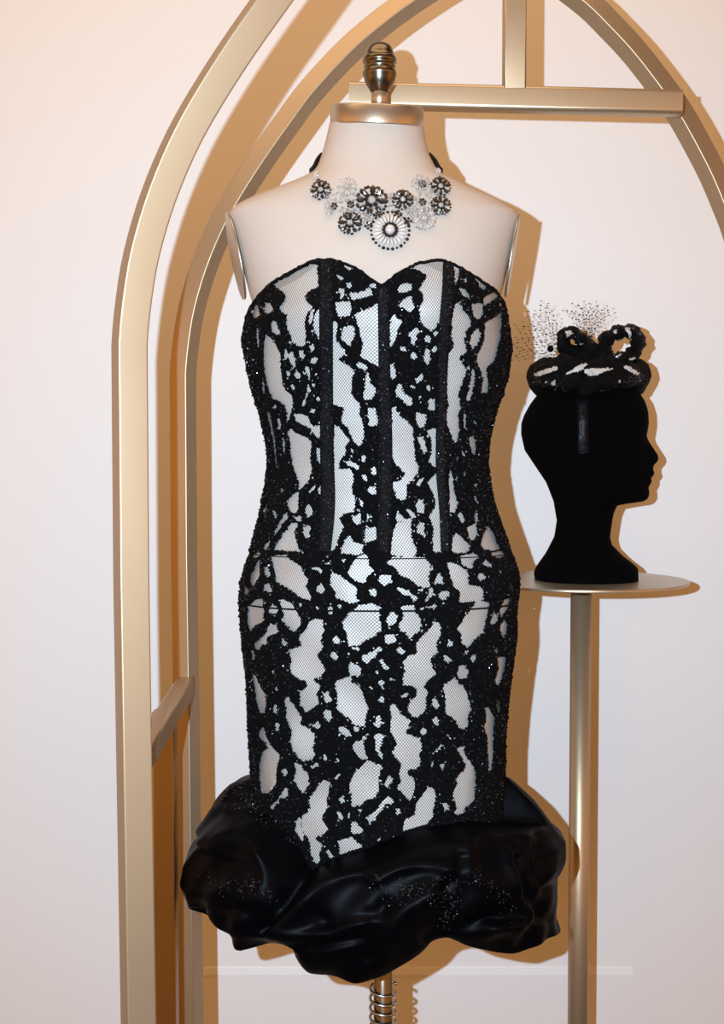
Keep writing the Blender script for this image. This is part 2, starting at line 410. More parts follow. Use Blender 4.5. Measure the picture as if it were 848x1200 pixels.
def shell(step_t, nrow, off, wrinkle=0):
    th = THL[::step_t]; tr = top_row[::step_t]
    t = np.linspace(0, 1, nrow)[:, None]; yy = tr[None, :] * (1 - t) + BOT * t
    T = np.broadcast_to(th[None, :], yy.shape)
    o_ = off
    if wrinkle:
        zz = zrow(yy)
        w_ = np.sin(zz * 70 + 3 * np.sin(T * 3)) * np.sin(T * 7 + zz * 12) + .7 * np.sin(T * 13 + zz * 33) * np.sin(zz * 41 - T * 5)
        o_ = off + wrinkle * (w_ - 1) * np.clip((yy - 480) / 250, .25, 1)
    v = SV(T, yy, o_)
    uv = np.stack([T * .155, zrow(yy)], -1)
    return v.reshape(-1, 3), gridfaces(nrow, len(th), True), uv.reshape(-1, 2), T, yy
v, f, uv, _, _ = shell(5, 150, -.0022, .0016); lining = obj('satin_lining', v, f, M['lining'], dress)
lining['label'] = 'white satin lining'
v, f, uv, _, _ = shell(3, 230, 0); 
# the wrapped seam column gets its own uv copy by leaving the back seam open
nc = NT // 3; f = f[(np.arange(len(f)) % nc) != nc - 1]
net = obj('tulle_net', v, f, M['net'], dress, uvs=uv); net['label'] = 'fine black net overlay'
net_bvh = BVHTree.FromPolygons([Vector(p) for p in v], [tuple(q) for q in f])

# openings of the lace, traced per panel: (origin, scale) -> polygons
HOLES = {
(280,300): """225,175 300,135 380,90 455,50 488,55 490,110 495,190 440,215 410,250 425,290 465,320 425,350 412,420 420,500 410,555 375,560 335,530 325,490 300,450 300,365 265,345 255,320 300,255 275,220 240,200;165,290 205,300 215,335 185,360 165,350;215,400 240,410 245,450 265,480 235,490 210,470 205,430;118,300 130,330 135,370 95,390 90,350;180,490 200,510 240,560 258,600 262,650 265,720 270,780 270,850 195,850 180,790 165,730 158,650 160,560 165,500;115,450 130,450 130,570 118,570;485,340 500,330 508,400 508,520 495,510 470,470 465,410;455,335 470,330 460,390 440,440 435,400;600,290 690,285 695,340 680,375 615,375 605,330;650,445 680,432 712,440 720,480 705,520 690,555 650,530 635,500;585,400 610,410 605,480 605,530 640,570 665,590 650,615 615,640 640,660 690,690 718,720 695,770 692,850 585,850 582,700 580,520;868,295 790,335 715,365 735,400 750,470 770,540 760,600 755,625 800,650 868,690;690,235 760,225 810,195 832,240 770,260 700,275;660,175 690,165 710,190 680,200;655,55 690,50 715,70 690,85 660,75;620,205 655,200 645,260 628,270 632,235;605,110 650,140 640,150 610,130;810,180 848,165 848,200 825,205;725,670 745,660 800,690 790,710 740,690;785,770 800,720 815,790 840,820 848,850 775,850;285,600 300,580 310,620 295,650;325,585 340,600 355,660 345,700 325,665 310,625;350,730 370,718 385,740 375,765 355,760;375,590 400,585 410,620 395,650 380,620;440,560 460,545 470,580 450,600;445,650 480,620 490,650 465,670;410,680 435,690 445,740 440,770 425,740;455,780 475,800 465,815;300,720 325,715 320,745 305,750;150,790 160,800 165,848 150,848;330,800 345,800 350,830 335,835;425,800 440,810 450,840 435,845;470,720 485,730 480,760""",
(440,300): """205,75 250,40 330,28 415,30 420,120 418,220 408,310 400,390 375,420 365,450 340,470 320,450 285,425 275,380 270,320 295,280 290,235 265,210 315,125 270,90 235,80;150,180 200,165 220,185 215,215 165,225 135,220;160,275 215,250 225,275 220,290 240,320 210,350 170,320 140,310;95,380 110,365 130,390 165,405 150,430 130,470 120,520 100,560 85,570 88,460;195,490 250,445 270,465 240,510 245,560 215,545 215,510;300,510 320,490 335,510 335,540 305,535;355,470 385,475 375,500 360,500;150,565 180,565 185,590 155,590;210,605 250,595 255,635 220,640;305,580 325,575 335,640 320,680 300,650;85,680 105,670 120,720 125,760 100,770 88,730;240,770 285,730 295,760 260,790;130,800 155,790 160,850 120,850;350,560 378,560 370,595 350,595;480,60 510,90 505,150 485,165 485,110;585,105 620,120 680,180 675,210 640,200 630,160 600,130;510,200 545,205 575,245 570,265 540,250;540,140 560,140 560,165 540,160;665,260 700,235 745,215 755,250 700,290 665,310;590,300 655,295 660,350 640,390 610,385 595,340;490,300 515,295 540,340 580,390 580,430 550,480 540,540 560,600 510,620 520,650 555,700 550,750 510,800 500,850 435,850 440,700 440,610 480,575 480,545 465,500 470,400 480,340;610,460 635,450 645,490 630,540 595,580 580,550 585,500;670,420 730,380 770,345 775,400 765,500 745,600 720,660 685,690 680,720 690,780 685,850 650,850 660,780 650,720 620,650 625,610 650,570 670,500;590,700 610,720 605,760 595,790 580,770 590,740;750,290 770,290 772,320 755,315""",
(280,440): """180,0 270,0 275,60 300,105 330,120 340,170 320,260 300,300 305,240 285,180 250,155 210,145 200,110 190,60;150,30 160,30 165,110 150,110;215,185 240,185 240,205 220,205;180,225 200,235 215,330 230,400 245,590 235,560 215,400 200,320 185,270;250,250 270,300 260,345 245,320;275,390 292,400 290,480 278,470;330,330 360,360 410,380 450,410 450,470 445,520 455,580 440,640 400,695 380,710 375,660 350,590 335,530 325,470 325,400 305,360;350,240 400,240 435,260 445,300 470,320 510,310 512,380 490,390 450,330 390,300 355,280;480,130 500,130 508,155 490,160;430,100 440,95 420,150 410,195 395,185;450,205 475,210 470,235 445,230;480,455 505,450 515,540 500,545 490,500;305,780 340,740 375,715 370,780 365,850 330,850 310,810;265,700 280,700 270,735;500,690 520,690 515,740 500,730;435,720 470,685 480,690 445,730;170,790 185,770 165,848 155,848;585,0 700,0 700,60 695,110 720,150 755,180 745,240 770,300 775,380 765,420 740,440 710,400 680,330 640,290 650,200 600,185 580,185;595,310 625,320 665,380 690,400 660,440 660,490 625,530 620,580 650,585 690,580 710,620 715,655 695,690 705,730 720,780 715,850 575,850 590,740 595,600 592,450;770,130 775,100 800,60 848,90 848,105 820,150 785,155;795,205 848,200 860,300 825,320 800,300 810,260;665,535 690,530 745,560 740,585 700,565 675,560;695,460 710,460 708,490;765,495 785,500 780,535 760,530;765,615 795,620 795,655 770,650;750,780 768,780 768,812 750,808;820,575 848,570 848,620 825,615;810,690 800,715 815,735 848,740 848,690;425,810 440,795 455,850 415,850""",
(440,440): """100,190 130,230 180,280 225,320 230,380 235,460 245,530 265,570 255,610 220,650 185,680 190,740 170,780 130,750 108,700 105,660 150,655 185,610 150,570 115,540 100,480;130,60 150,60 170,100 215,140 225,180 200,190 150,140 120,100;245,230 300,240 310,270 300,315 265,325 250,280;325,150 362,140 360,220 320,210;255,380 280,380 305,420 312,470 300,490 280,450;315,345 365,325 372,420 380,520 380,575 350,560 325,540 345,470 345,400;250,665 290,630 295,645 270,680 250,685;320,670 345,630 385,595 400,740 395,850 365,850 375,790 350,720;245,800 265,765 295,800 300,850 255,850;435,0 540,0 530,50 505,100 515,160 525,200 505,240 510,310 505,380 490,425 465,370 440,300 428,250 450,190 440,130;580,40 605,0 610,20 595,100 590,130 560,165 555,140 575,90;665,0 685,0 680,70 660,115 650,90;540,240 555,240 550,320 540,330;570,390 600,370 615,420 610,500 590,480;600,280 612,280 610,320;455,580 475,640 480,720 500,790 490,850 460,850 455,740 450,650;520,450 545,500 540,510;490,500 505,510 500,535;440,500 450,530 480,570 460,550;535,595 550,600 545,635;600,680 620,660 615,700;600,740 635,790 625,790;420,365 432,370 430,400;255,120 280,130 270,155;310,60 335,65 335,95 318,90;200,65 235,65 240,85""",
(280,580): """305,60 345,10 375,0 370,90 345,95 320,75;410,100 430,65 455,80 460,120 435,140;350,140 380,130 395,160 370,165;400,200 440,190 450,200 440,230 445,265 420,265 400,230;225,225 280,130 300,105 310,140 270,190 230,250;215,100 230,95 240,140 230,150;330,175 375,180 350,220 355,270 370,320 385,350 300,345 220,340 250,290 300,220;135,190 180,60 185,40 175,100 145,180;160,320 200,275 190,320 170,345;200,380 290,370 340,410 390,450 410,500 435,525 420,570 445,630 450,650 390,640 350,600 290,570 240,540 230,480 215,410;80,380 125,350 140,365 115,395;75,500 120,420 140,400 130,450 135,500 95,570 75,540;165,450 185,445 200,490 190,510 165,490;160,560 190,545 215,600 180,600 160,585;30,600 50,560 70,600 50,625;190,720 215,670 240,700 245,725 210,745;60,690 110,650 150,640 160,720 155,780 110,800 75,850 58,800;285,650 340,680 370,740 390,790 350,850 320,830 270,780 285,740 265,690 255,650;180,830 200,800 240,810 245,850 180,850;490,570 515,545 535,580 525,610 490,600;455,460 490,445 520,470 510,490 490,465;570,500 580,480 630,500 680,545 730,570 725,640 750,660 690,670 640,650 600,640 600,600 570,560;585,0 715,0 715,90 650,120 625,140 650,200 620,260 590,345 555,345 570,200 575,90;640,330 660,275 690,250 710,295 770,310 765,360 730,370 635,360;700,150 740,110 760,120 750,180 725,180;750,45 765,40 770,65 752,68;785,215 840,195 850,200 850,280 780,295;795,130 805,105 800,180;680,490 690,450 720,400 760,375 805,375 800,410 815,450 840,470 790,510 780,545 750,540 720,530;810,585 850,580 850,625 815,620;645,800 680,740 740,690 800,675 850,680 850,850 660,850;430,850 440,810 490,765 520,780 530,850;540,380 555,378 552,395;640,395 665,400 650,420;555,700 575,690 580,740 560,745;610,685 635,680 630,705;475,695 495,695 490,715;370,680 390,670 400,690 380,695;535,425 560,420 560,435""",
(440,580): """95,370 100,290 110,230 125,180 180,155 220,140 215,200 220,260 240,320 255,350 240,380 150,380;120,140 135,100 160,130 180,155 130,160;170,60 185,80 240,120 245,140 225,145 200,110;120,0 190,0 185,20 165,35 140,25;250,60 270,25 300,60 295,110 270,115 255,85;250,200 270,170 300,175 295,220 305,265 280,250 255,230;330,130 370,70 360,0 400,0 410,130 415,260 410,350 360,355 350,290 355,210 340,160;455,0 490,0 500,50 490,100 455,110;500,120 530,105 545,160 530,175;560,205 620,175 625,220 610,275 580,275;465,330 475,270 495,230 530,270 580,310 570,355 470,355;645,300 665,240 685,190 720,230 760,330 720,345 660,335;605,130 620,90 630,150 615,180;600,0 635,45 625,55 605,25;520,380 590,360 635,380 600,410 595,455 570,455 530,430;70,420 100,385 230,385 300,388 330,430 335,470 320,520 340,570 300,570 260,565 210,520 150,490 110,440 80,430;440,430 460,420 520,440 570,480 565,555 600,560 650,575 665,620 660,650 600,660 515,665 520,600 480,565 465,520 450,470;375,500 395,480 415,545 360,550;385,615 410,595 445,595 450,615 415,655 395,640;20,500 80,495 100,540 60,560 25,550;130,570 170,580 230,615 255,640 230,660 215,625 180,620 140,600;330,580 355,575 350,610 310,670 300,665 325,620;630,490 665,490 680,520 640,530 630,515;655,425 675,400 720,440 690,445;710,360 780,345 795,380 750,390 715,380;750,470 775,470 775,490;70,800 65,770 100,715 135,755 130,775 100,810;0,690 20,700 25,800 30,850 0,850;145,700 210,680 235,690 240,730 275,770 275,820 250,850 150,850 145,820 175,760 170,720;270,710 295,695 290,720;310,690 370,685 370,695 310,698;505,830 540,770 590,700 620,660 700,665 690,700 680,760 665,810 600,850 510,850;705,775 730,725 750,755 745,780 710,805;760,720 790,650 840,640 820,690 785,740 770,770;320,850 360,790 395,800 400,850;830,560 848,550 848,600 832,600;770,820 790,790 800,850 770,850;255,590 290,580 285,600""",
(280,720): """60,0 155,0 160,40 110,65 75,110 60,60;100,180 160,135 190,90 200,60 240,75 245,115 200,125 180,150 175,185 150,180 135,225 110,210;260,30 290,0 370,0 390,60 345,105 320,90 285,40;80,220 100,225 105,270 85,290;275,150 310,180 290,195 270,180;380,130 420,90 440,40 485,20 525,50 520,110 510,170 525,200 485,250 510,300 540,345 515,380 460,400 480,425 510,440 485,490 500,550 450,590 420,605 380,550 385,480 425,450 425,410 370,400 330,360 325,340 330,300 315,220 390,200;295,510 310,515 350,570 395,640 385,680 440,710 470,740 465,800 455,850 335,850 325,800 330,720 300,640 300,580 285,530;85,360 110,380 140,450 165,490 175,540 165,610 135,610 115,550 105,480 90,400;130,720 160,700 175,760 200,810 235,850 200,850 170,800 140,770;220,570 235,550 240,610 220,610;230,680 255,670 255,720 235,720;525,500 550,475 580,535 550,545 530,525;525,610 545,590 575,600 580,650 545,650;460,690 490,660 510,690 490,710;620,700 650,695 690,730 700,760 660,750 625,725;715,700 755,695 740,725 720,720;705,820 720,790 770,790 775,850 715,850;600,420 690,380 700,400 700,420 750,450 780,520 800,580 780,640 785,700 750,690 715,680 680,640 610,590 615,530 605,460;690,300 690,290 760,330 750,375 700,380 685,350;585,150 605,130 630,155 620,180 590,180;570,245 595,230 620,260 605,285 580,265;645,40 700,0 850,0 850,130 790,150 750,190 680,195 670,110 650,80;765,255 848,220 848,260 810,285 800,305 775,290;690,200 740,205 750,225 710,215;665,220 690,250 680,255;805,440 825,445 820,470;775,770 800,740 800,730 785,780;830,760 848,755 848,780;205,350 225,350 220,370;230,430 245,470 235,480""",
(440,720): """65,40 100,0 130,40 110,60 80,70;140,70 180,0 260,0 275,50 270,90 230,130 205,150 190,110 150,90;60,130 90,120 120,130 125,165 100,180 60,175;130,215 150,195 180,225 165,245 140,240;250,180 310,110 370,45 400,70 395,130 370,190 380,240 340,260 335,300 370,370 320,410 290,440 320,480 305,530 310,580 290,610 240,640 205,610 195,590 215,530 255,500 255,460 220,440 170,440 165,400 180,350 170,290 200,255 255,245;90,570 110,545 125,570 160,620 215,665 185,720 190,745 260,770 285,820 275,850 120,850 130,790 90,730 95,640;345,530 365,520 395,570 380,580 355,570;345,650 375,630 390,690 360,680;270,730 295,700 315,720 300,745;415,440 490,390 510,430 550,460 565,520 585,590 565,640 565,700 520,710 490,660 430,610 430,540;510,320 540,310 570,350 560,390 510,400 500,380;415,255 435,255 465,280 445,305 425,285;445,150 475,170 480,190 440,205;505,80 540,40 600,0 680,0 670,60 660,110 600,160 570,210 530,180 525,120;705,50 725,0 750,20 740,50 710,65;770,60 790,30 810,60 800,120 785,150 765,100;580,270 600,245 620,260 595,305;545,225 570,225 565,250 548,245;745,270 800,260 795,330 760,430 735,440 735,400 755,330;730,230 740,195 750,240;740,560 765,510 760,600 745,630;670,580 690,575 735,650 725,690 720,800 710,850 685,850 690,780 665,700 680,640;0,640 25,615 35,670 25,700 0,700;0,745 30,740 50,760 30,800 15,850 0,850;20,530 40,500 50,530 45,550;20,280 40,275 55,310 85,330 80,345 50,330;20,410 45,405 50,440 25,440;85,390 100,395 95,420;155,510 190,480 205,495 170,520;510,850 545,810 545,850;430,740 470,770 460,775;0,210 30,200 40,220 0,235;0,345 15,355 5,380""",
(280,860): """125,0 170,0 185,50 200,70 175,60 140,30;130,190 150,110 185,90 215,85 260,130 240,200 235,310 185,370 145,365 130,280;325,20 345,0 465,0 470,60 460,85 475,130 450,160 400,170 370,150 370,130 340,90 325,70;350,180 395,190 400,225 430,240 440,310 400,370 370,320 345,290 360,220;525,135 545,120 550,160 530,165;445,205 490,175 500,190 460,215;600,150 620,150 620,175;710,70 770,40 780,100 800,150 770,160 730,130 720,100;685,310 720,240 770,190 800,160 850,190 850,390 790,410 760,440 700,450 700,380;440,400 500,310 530,285 565,300 560,350 545,420 550,460 515,500 530,550 555,595 520,620 475,645 490,670 520,685 500,740 510,790 480,805 450,740 445,670 400,600 390,510 430,490 445,450;365,530 380,515 400,600 405,660 375,660 350,620;200,450 250,400 290,335 310,340 310,385 260,400 220,460 200,480;265,235 290,210 310,240 290,265;620,400 640,385 660,420 635,430;610,490 630,485 645,520 630,535;545,720 560,715 590,765 570,770 550,745;615,660 700,640 770,700 700,720 630,750;700,560 720,540 770,590 765,610 700,620;790,520 848,475 848,530 810,550;735,470 765,465 755,490;680,470 695,500 685,505;590,275 630,240 625,260 600,285;770,20 800,0 790,30 770,40""",
(440,860): """100,120 130,60 150,0 200,0 260,30 280,90 265,130 275,190 255,215 200,220 195,250 235,280 240,340 225,390 200,415 175,370 130,340 155,290 145,240 160,190 150,170;50,320 60,290 85,250 105,275 95,305 70,330;0,180 30,190 40,215 20,230 15,350 0,380;0,0 45,0 20,50 0,60;0,490 30,440 55,400 80,385 105,410 100,435 60,430 35,470 0,510;125,465 140,460 160,495 130,500;165,580 185,530 240,500 245,440 280,390 320,330 345,330 365,370 365,420 350,470 350,510 320,550 320,570 240,610 180,640;500,90 540,75 550,130 585,185 610,210 612,320 605,410 550,460 535,495 480,495 497,460 475,370 495,310 500,270 540,220 555,190 520,130;410,425 440,430 450,470 425,475;395,185 420,185 420,210 398,210;360,110 405,60 415,65 380,110;340,170 355,170 345,220;685,0 725,0 720,130 710,210 690,250 690,150;765,420 795,370 810,450 795,540 775,560 780,490;10,660 20,640 45,680 25,690;0,85 10,80 50,150 30,140""",
}
RS = 3; RX0, RY0, RW, RH = 270, 290, 345, 740
mask = np.ones((RH * RS, RW * RS), bool)         # True = lace
for (ox, oy), txt in HOLES.items():
    for poly in txt.split(';'):
        pts = np.array([[float(c) for c in p.split(',')] for p in poly.split()]) / 5.3
        pts[:, 0] = (pts[:, 0] + ox - RX0) * RS; pts[:, 1] = (pts[:, 1] + oy - RY0) * RS
        x0, y0 = np.floor(pts.min(0)).astype(int) - 1; x1, y1 = np.ceil(pts.max(0)).astype(int) + 1
        x0, y0 = max(x0, 0), max(y0, 0); x1, y1 = min(x1, RW * RS), min(y1, RH * RS)
        if x1 <= x0 or y1 <= y0: continue
        gx, gy = np.meshgrid(np.arange(x0, x1) + .5, np.arange(y0, y1) + .5); ins = np.zeros(gx.shape, bool)
        for i in range(len(pts)):
            ax_, ay_ = pts[i]; bx_, by_ = pts[(i + 1) % len(pts)]
            if ay_ == by_: continue
            c = ((ay_ > gy) != (by_ > gy)) & (gx < (bx_ - ax_) * (gy - ay_) / (by_ - ay_) + ax_); ins ^= c
        mask[y0:y1, x0:x1] &= ~ins
# how deep inside the lace a spot lies, for the raised cords
def erode(m):
    e = m.copy(); e[1:] &= m[:-1]; e[:-1] &= m[1:]; e[:, 1:] &= m[:, :-1]; e[:, :-1] &= m[:, 1:]; return e
depth = mask.astype(float); e = mask
for i in range(12): e = erode(e); depth += e
# needle-fine openings inside the dense motifs
deep = np.argwhere((depth > 6) & (depth < 12.5))
deep = deep[rng.integers(0, len(deep), 1700)]
for (yy_, xx_) in deep:
    r1, r2 = rng.uniform(1.3, 2.9), rng.uniform(1.0, 2.0); an = rng.uniform(0, 3.14)
    y0, x0 = max(yy_ - 4, 0), max(xx_ - 4, 0)
    gy, gx = np.mgrid[y0:min(yy_ + 5, RH*RS), x0:min(xx_ + 5, RW*RS)]
    u = (gx - xx_) * math.cos(an) + (gy - yy_) * math.sin(an); v_ = -(gx - xx_) * math.sin(an) + (gy - yy_) * math.cos(an)
    mask[y0:y0+gy.shape[0], x0:x0+gy.shape[1]] &= ~((u / r1) ** 2 + (v_ / r2) ** 2 < 1)
depth = np.minimum(depth, 10)

NRL = 660
t = np.linspace(0, 1, NRL)[:, None]; YY = top_row[None, :] * (1 - t) + BOT * t
TT = np.broadcast_to(THL[None, :], YY.shape)
TS = math.radians(79)
fold = np.where(np.abs(TT) > TS, np.sign(TT) * (2 * TS - np.abs(TT)), TT)    # the pattern runs on round the back, mirrored
bx, by, bz = S(fold, YY); mpx, mpy = proj(bx, by, bz)
rag = rng.normal(0, .55, (2,) + YY.shape); mpx_, mpy_ = mpx + rag[0], mpy + rag[1]
ix = np.clip(((mpx_ - RX0) * RS).astype(int), 0, RW*RS - 1); iy = np.clip(((mpy_ - RY0) * RS).astype(int), 0, RH*RS - 1)
lm = mask[iy, ix]; ld = depth[iy, ix]
jit = rng.normal(0, .0007, YY.shape)
LV = SV(TT, YY, .0012 + .00022 * ld + jit)
idx = gridfaces(NRL, NT, True)
lmf = lm.ravel()
keep = lmf[idx].sum(1) >= 3
ff = idx[keep]
fth = TT.ravel()[ff[:, 0]]; fpx = mpx.ravel()[ff[:, 0]]; fyy = YY.ravel()[ff[:, 0]]
front = np.abs(fth) < math.pi / 2
reg = np.zeros(len(ff), int)
reg[(fyy < 648) & front] = 1 + np.digitize(fpx[(fyy < 648) & front], [381, 450, 518])
reg[(fyy < 648) & ~front] = 5
reg[(fyy >= 648) & (fyy < 704)] = 6
sk = fyy >= 704
reg[sk & front] = 7 + np.digitize(fpx[sk & front], [442])
reg[sk & ~front] = 9
LVf = LV.reshape(-1, 3)
for r_ in range(1, 10):
    sub = ff[reg == r_]
    if not len(sub): continue
    u, inv = np.unique(sub, return_inverse=True)
    obj('waistband_lace' if r_ == 6 else ('bodice_lace_panel' if r_ < 6 else 'skirt_lace_panel'), LVf[u], inv.reshape(-1, 4), M['lace'], dress)
# beads sewn along the lace
def oct_cloud(name, pts, rad, m, parent):
    pts = np.asarray(pts); n = len(pts); rad = np.broadcast_to(np.asarray(rad), (n,))
    base = np.array([[1,0,0],[-1,0,0],[0,1,0],[0,-1,0],[0,0,1],[0,0,-1]], float)
    fb = np.array([[0,2,4],[2,1,4],[1,3,4],[3,0,4],[2,0,5],[1,2,5],[3,1,5],[0,3,5]])
    q = rng.normal(size=(n, 3, 3)); q, _ = np.linalg.qr(q)
    v = pts[:, None, :] + rad[:, None, None] * (base[None] @ q)
    f = (fb[None] + 6 * np.arange(n)[:, None, None]).reshape(-1, 3)
    o = obj(name, v.reshape(-1, 3), f, m, parent, False); o['kind'] = 'stuff'; return o
cand = np.argwhere(lm & (ld > 3) & (np.abs(TT) < math.radians(110)))
cs_ = cand[rng.integers(0, len(cand), 6500)]
oct_cloud('lace_beading', LV[cs_[:, 0], cs_[:, 1]], rng.uniform(.0007, .0013, len(cs_)), M['bead'], dress)

def hit(bvh, px, py):
    h = bvh.ray_cast(CAMP, raydir(px, py), 6.0); return (h[0], h[1]) if h[0] is not None else (None, None)
def facing(n, p):
    return n if n.dot(CAMP - p) > 0 else -n
def strip_on(name, bvh, pts, widths, off, m, parent, n=60, crown=.0012):
    p = smooth_poly([(a, b, c) for (a, b), c in zip(pts, widths)], n); v = []; rows_ = 0
    for i, (cx, cy, w_) in enumerate(p):
        t_ = p[min(i+1, n-1), :2] - p[max(i-1, 0), :2]; t_ = t_ / np.linalg.norm(t_); nn = np.array([-t_[1], t_[0]])
        row = []
        for s_ in (-1.06, -1, -.5, 0, .5, 1, 1.06):
            h, nrm = hit(bvh, cx + nn[0] * s_ * w_ / 2, cy + nn[1] * s_ * w_ / 2)
            if h is None: break
            nrm = facing(nrm, h)
            row.append(h + nrm * (off + crown * (1 - s_ * s_) if abs(s_) <= 1 else 0.0))
        if len(row) == 7: v += row; rows_ += 1
    o = obj(name, v, gridfaces(rows_, 7), m, parent)
    if name == 'boning_strip':
        a_ = np.array([tuple(p_) for p_ in v]).reshape(rows_, 7, 3); r_ = rng.integers(0, rows_ - 1, 420); c_ = rng.integers(1, 5, 420); k_ = rng.random((420, 2))
        pt = a_[r_, c_] + (a_[r_ + 1, c_] - a_[r_, c_]) * k_[:, :1] + (a_[r_, c_ + 1] - a_[r_, c_]) * k_[:, 1:]
        oct_cloud('boning_beading', pt, rng.uniform(.0006, .0011, 420), M['bead'], o)
    return o
strip_on('boning_strip', net_bvh, [(382, 306), (382, 400), (383, 520), (384, 590), (379.5, 646)], [17, 15, 14.5, 16, 15], .003, M['bone'], dress, 90)
strip_on('boning_strip', net_bvh, [(449, 338), (450, 420), (451, 520), (451, 590), (449, 646)], [13, 13, 16, 16, 17], .003, M['bone'], dress, 80)
strip_on('boning_strip', net_bvh, [(524.5, 306), (524, 340), (519, 400), (517.5, 460), (516, 540), (519.5, 600), (521.5, 646)], [11, 12, 12, 9.5, 11, 9.5, 10], .003, M['bone'], dress, 90)
# neckline trim and waist seams
def ring_row(rowf, off, r, name, m, jitter=0):
    q = MB(); pts = SV(THL[::3], rowf[::3], off)
    if jitter: pts = pts + rng.normal(0, jitter, pts.shape)
    q.tube([Vector(p) for p in pts], r, 6, True); return q.build(name, m, dress)
ring_row(top_row + .8, .0012, .0021, 'neckline_trim', M['bone'], .0005)
ring_row(np.full(NT, 647.0) , .0014, .0007, 'waist_seam', M['bone'])
ring_row(np.full(NT, 703.5), .0018, .0011, 'waist_seam', M['bone'])
# beaded side seams
for sgn in (-1, 1):
    q = MB(); ys = np.arange(397, 905, 1.6)
    pts = SV(np.full(len(ys), sgn * math.radians(89)), ys, .0022) + rng.normal(0, .0007, (len(ys), 3))
    q.tube([Vector(p) for p in pts], .0030, 6, False, [rng.uniform(.6, 1.25) for _ in ys]); q.build('side_seam_beading', M['bone'], dress)

# ---- puffed hem
HT = [(270,908),(285,915),(296,932),(331,957),(349,977),(360,998),(367,1013),(378,1010),(390,1004),(426,992),(467,975),(497,966),(544,958),(575,960),(588,962),(600,930),(610,905)]
HB = [(200,1060),(216,1063),(240,1068),(255,1092),(278,1116),(308,1110),(337,1115),(355,1144),(384,1149),(417,1157),(449,1149),(485,1126),(520,1097),(544,1110),(579,1119),(608,1122),(635,1107),(659,1092),(680,1092)]
rXL = tab([(905,(442-297)),(912,147),(921,175),(945,199),(968,214),(974,217),(981,211),(1010,228),(1033,233),(1060,226),(1067,203),(1092,187),(1116,164),(1180,150)], 2.2, 850, 1200)
rXR = tab([(905,145),(909,152),(918,161),(939,184),(968,208),(980,221),(1000,223),(1010,219),(1021,211),(1075,212),(1090,216),(1107,193),(1122,167),(1180,150)], 2.2, 850, 1200)
FOLDS = [ # (points in photograph pixels, height m, width px)
 ([(367,1014),(358,1028),(340,1050),(322,1070),(307,1085)], -.016, 9),
 ([(380,1012),(366,1040),(345,1068),(322,1085)], .010, 12),
 ([(388,1010),(426,999),(467,982),(500,972),(544,966),(590,972),(612,980)], .010, 10),
 ([(225,985),(250,958),(293,952),(320,958)], -.011, 9),
 ([(215,1000),(240,985),(275,980),(310,990),(340,1010)], .010, 16),
 ([(232,1062),(262,1062),(290,1072),(305,1090)], -.010, 10),
 ([(275,1060),(285,1090),(282,1110)], .008, 12),
 ([(299,1098),(340,1099),(381,1095),(412,1084),(440,1080)], .009, 9),
 ([(305,1108),(345,1111),(380,1106),(420,1098)], -.010, 8),
 ([(365,1066),(390,1088),(430,1074)], -.007, 10),
 ([(360,1060),(372,1040),(400,1024),(430,1020)], .008, 12),
 ([(440,1030),(466,1016),(506,1013),(530,1022)], .009, 9),
 ([(539,1005),(533,1024),(522,1040)], -.010, 8),
 ([(548,985),(545,1010),(560,1030)], .008, 11),
 ([(595,1000),(607,1042),(616,1077),(595,1086),(572,1089)], .010, 9),
 ([(610,1010),(622,1050),(640,1075)], -.012, 9),
 ([(518,1094),(542,1098),(577,1089),(600,1092)], .009, 9),
 ([(500,1100),(520,1085),(545,1084),(580,1074)], -.010, 9),
 ([(455,1100),(470,1070),(500,1050)], .009, 14),
 ([(430,1120),(437,1090),(450,1062)], -.009, 10),
 ([(640,985),(630,1010),(640,1040)], -.008, 9),
 ([(310,1000),(312,1030),(300,1052)], .006, 10),
]
NH = 420; NJ = 110
TH2 = np.linspace(-math.pi, math.pi, NH + 1)[:-1]
def hem_base(T, yy, t):
    xl = xrow(DL(yy), yy); xr = xrow(DR(yy), yy); xc = float(xrow(442, 1000))
    sk_a = (xr - xl) / 2
    big = np.where(np.sin(T) < 0, rXL(yy), rXR(yy)) / SC
    sside = np.abs(np.sin(T)) ** 10
    s_ = np.clip(t / (.10 - .075 * sside), 0, 1); s_ = s_ * s_ * (3 - 2 * s_)
    a = (sk_a - .002) * (1 - s_) + big * s_
    bulge = np.sin(math.pi * np.clip(t * .80 + .12, 0, 1)) ** .8
    b = (np.where(np.cos(T) > 0, BF(yy), BB(yy)) - .002) * (1 - s_) + (.106 + .072 * bulge) * s_
    e = 2 / 2.25 * (1 - s_) + s_
    sn, cs = np.sin(T), np.cos(T)
    x = xc + a * np.sign(sn) * np.abs(sn) ** e; y = YC - b * np.sign(cs) * np.abs(cs) ** e; z = zrow(yy)
    return x, y, z
def edge_row(curve, lo, hi, side, tval, back):
    yy = np.arange(lo, hi, .5); T, Yg = np.meshgrid(TH2, yy)
    x, y, z = hem_base(T, Yg, tval); px, py = proj(x, y, z)
    ok = py >= np.interp(px, [p[0] for p in curve], [p[1] for p in curve])
    r = np.where(ok.any(0), yy[ok.argmax(0)], side)
    c = np.cos(TH2); wgt = np.clip(c / .18, 0, 1)
    # the unseen back repeats the front, mirrored
    n = len(TH2); mir = r[(n // 2 - np.arange(n)) % n]
    return np.where(c >= 0, r * wgt + side * (1 - wgt), side + (mir - side) * back * np.clip(-c / .3, 0, 1))
yt = edge_row(HT, 880, 1020, 906, 0.0, .2); yb = edge_row(HB, 1010, 1170, 1085, .92, .6)
g = np.exp(-.5 * (np.arange(-5, 6) / 1.8) ** 2); g /= g.sum()
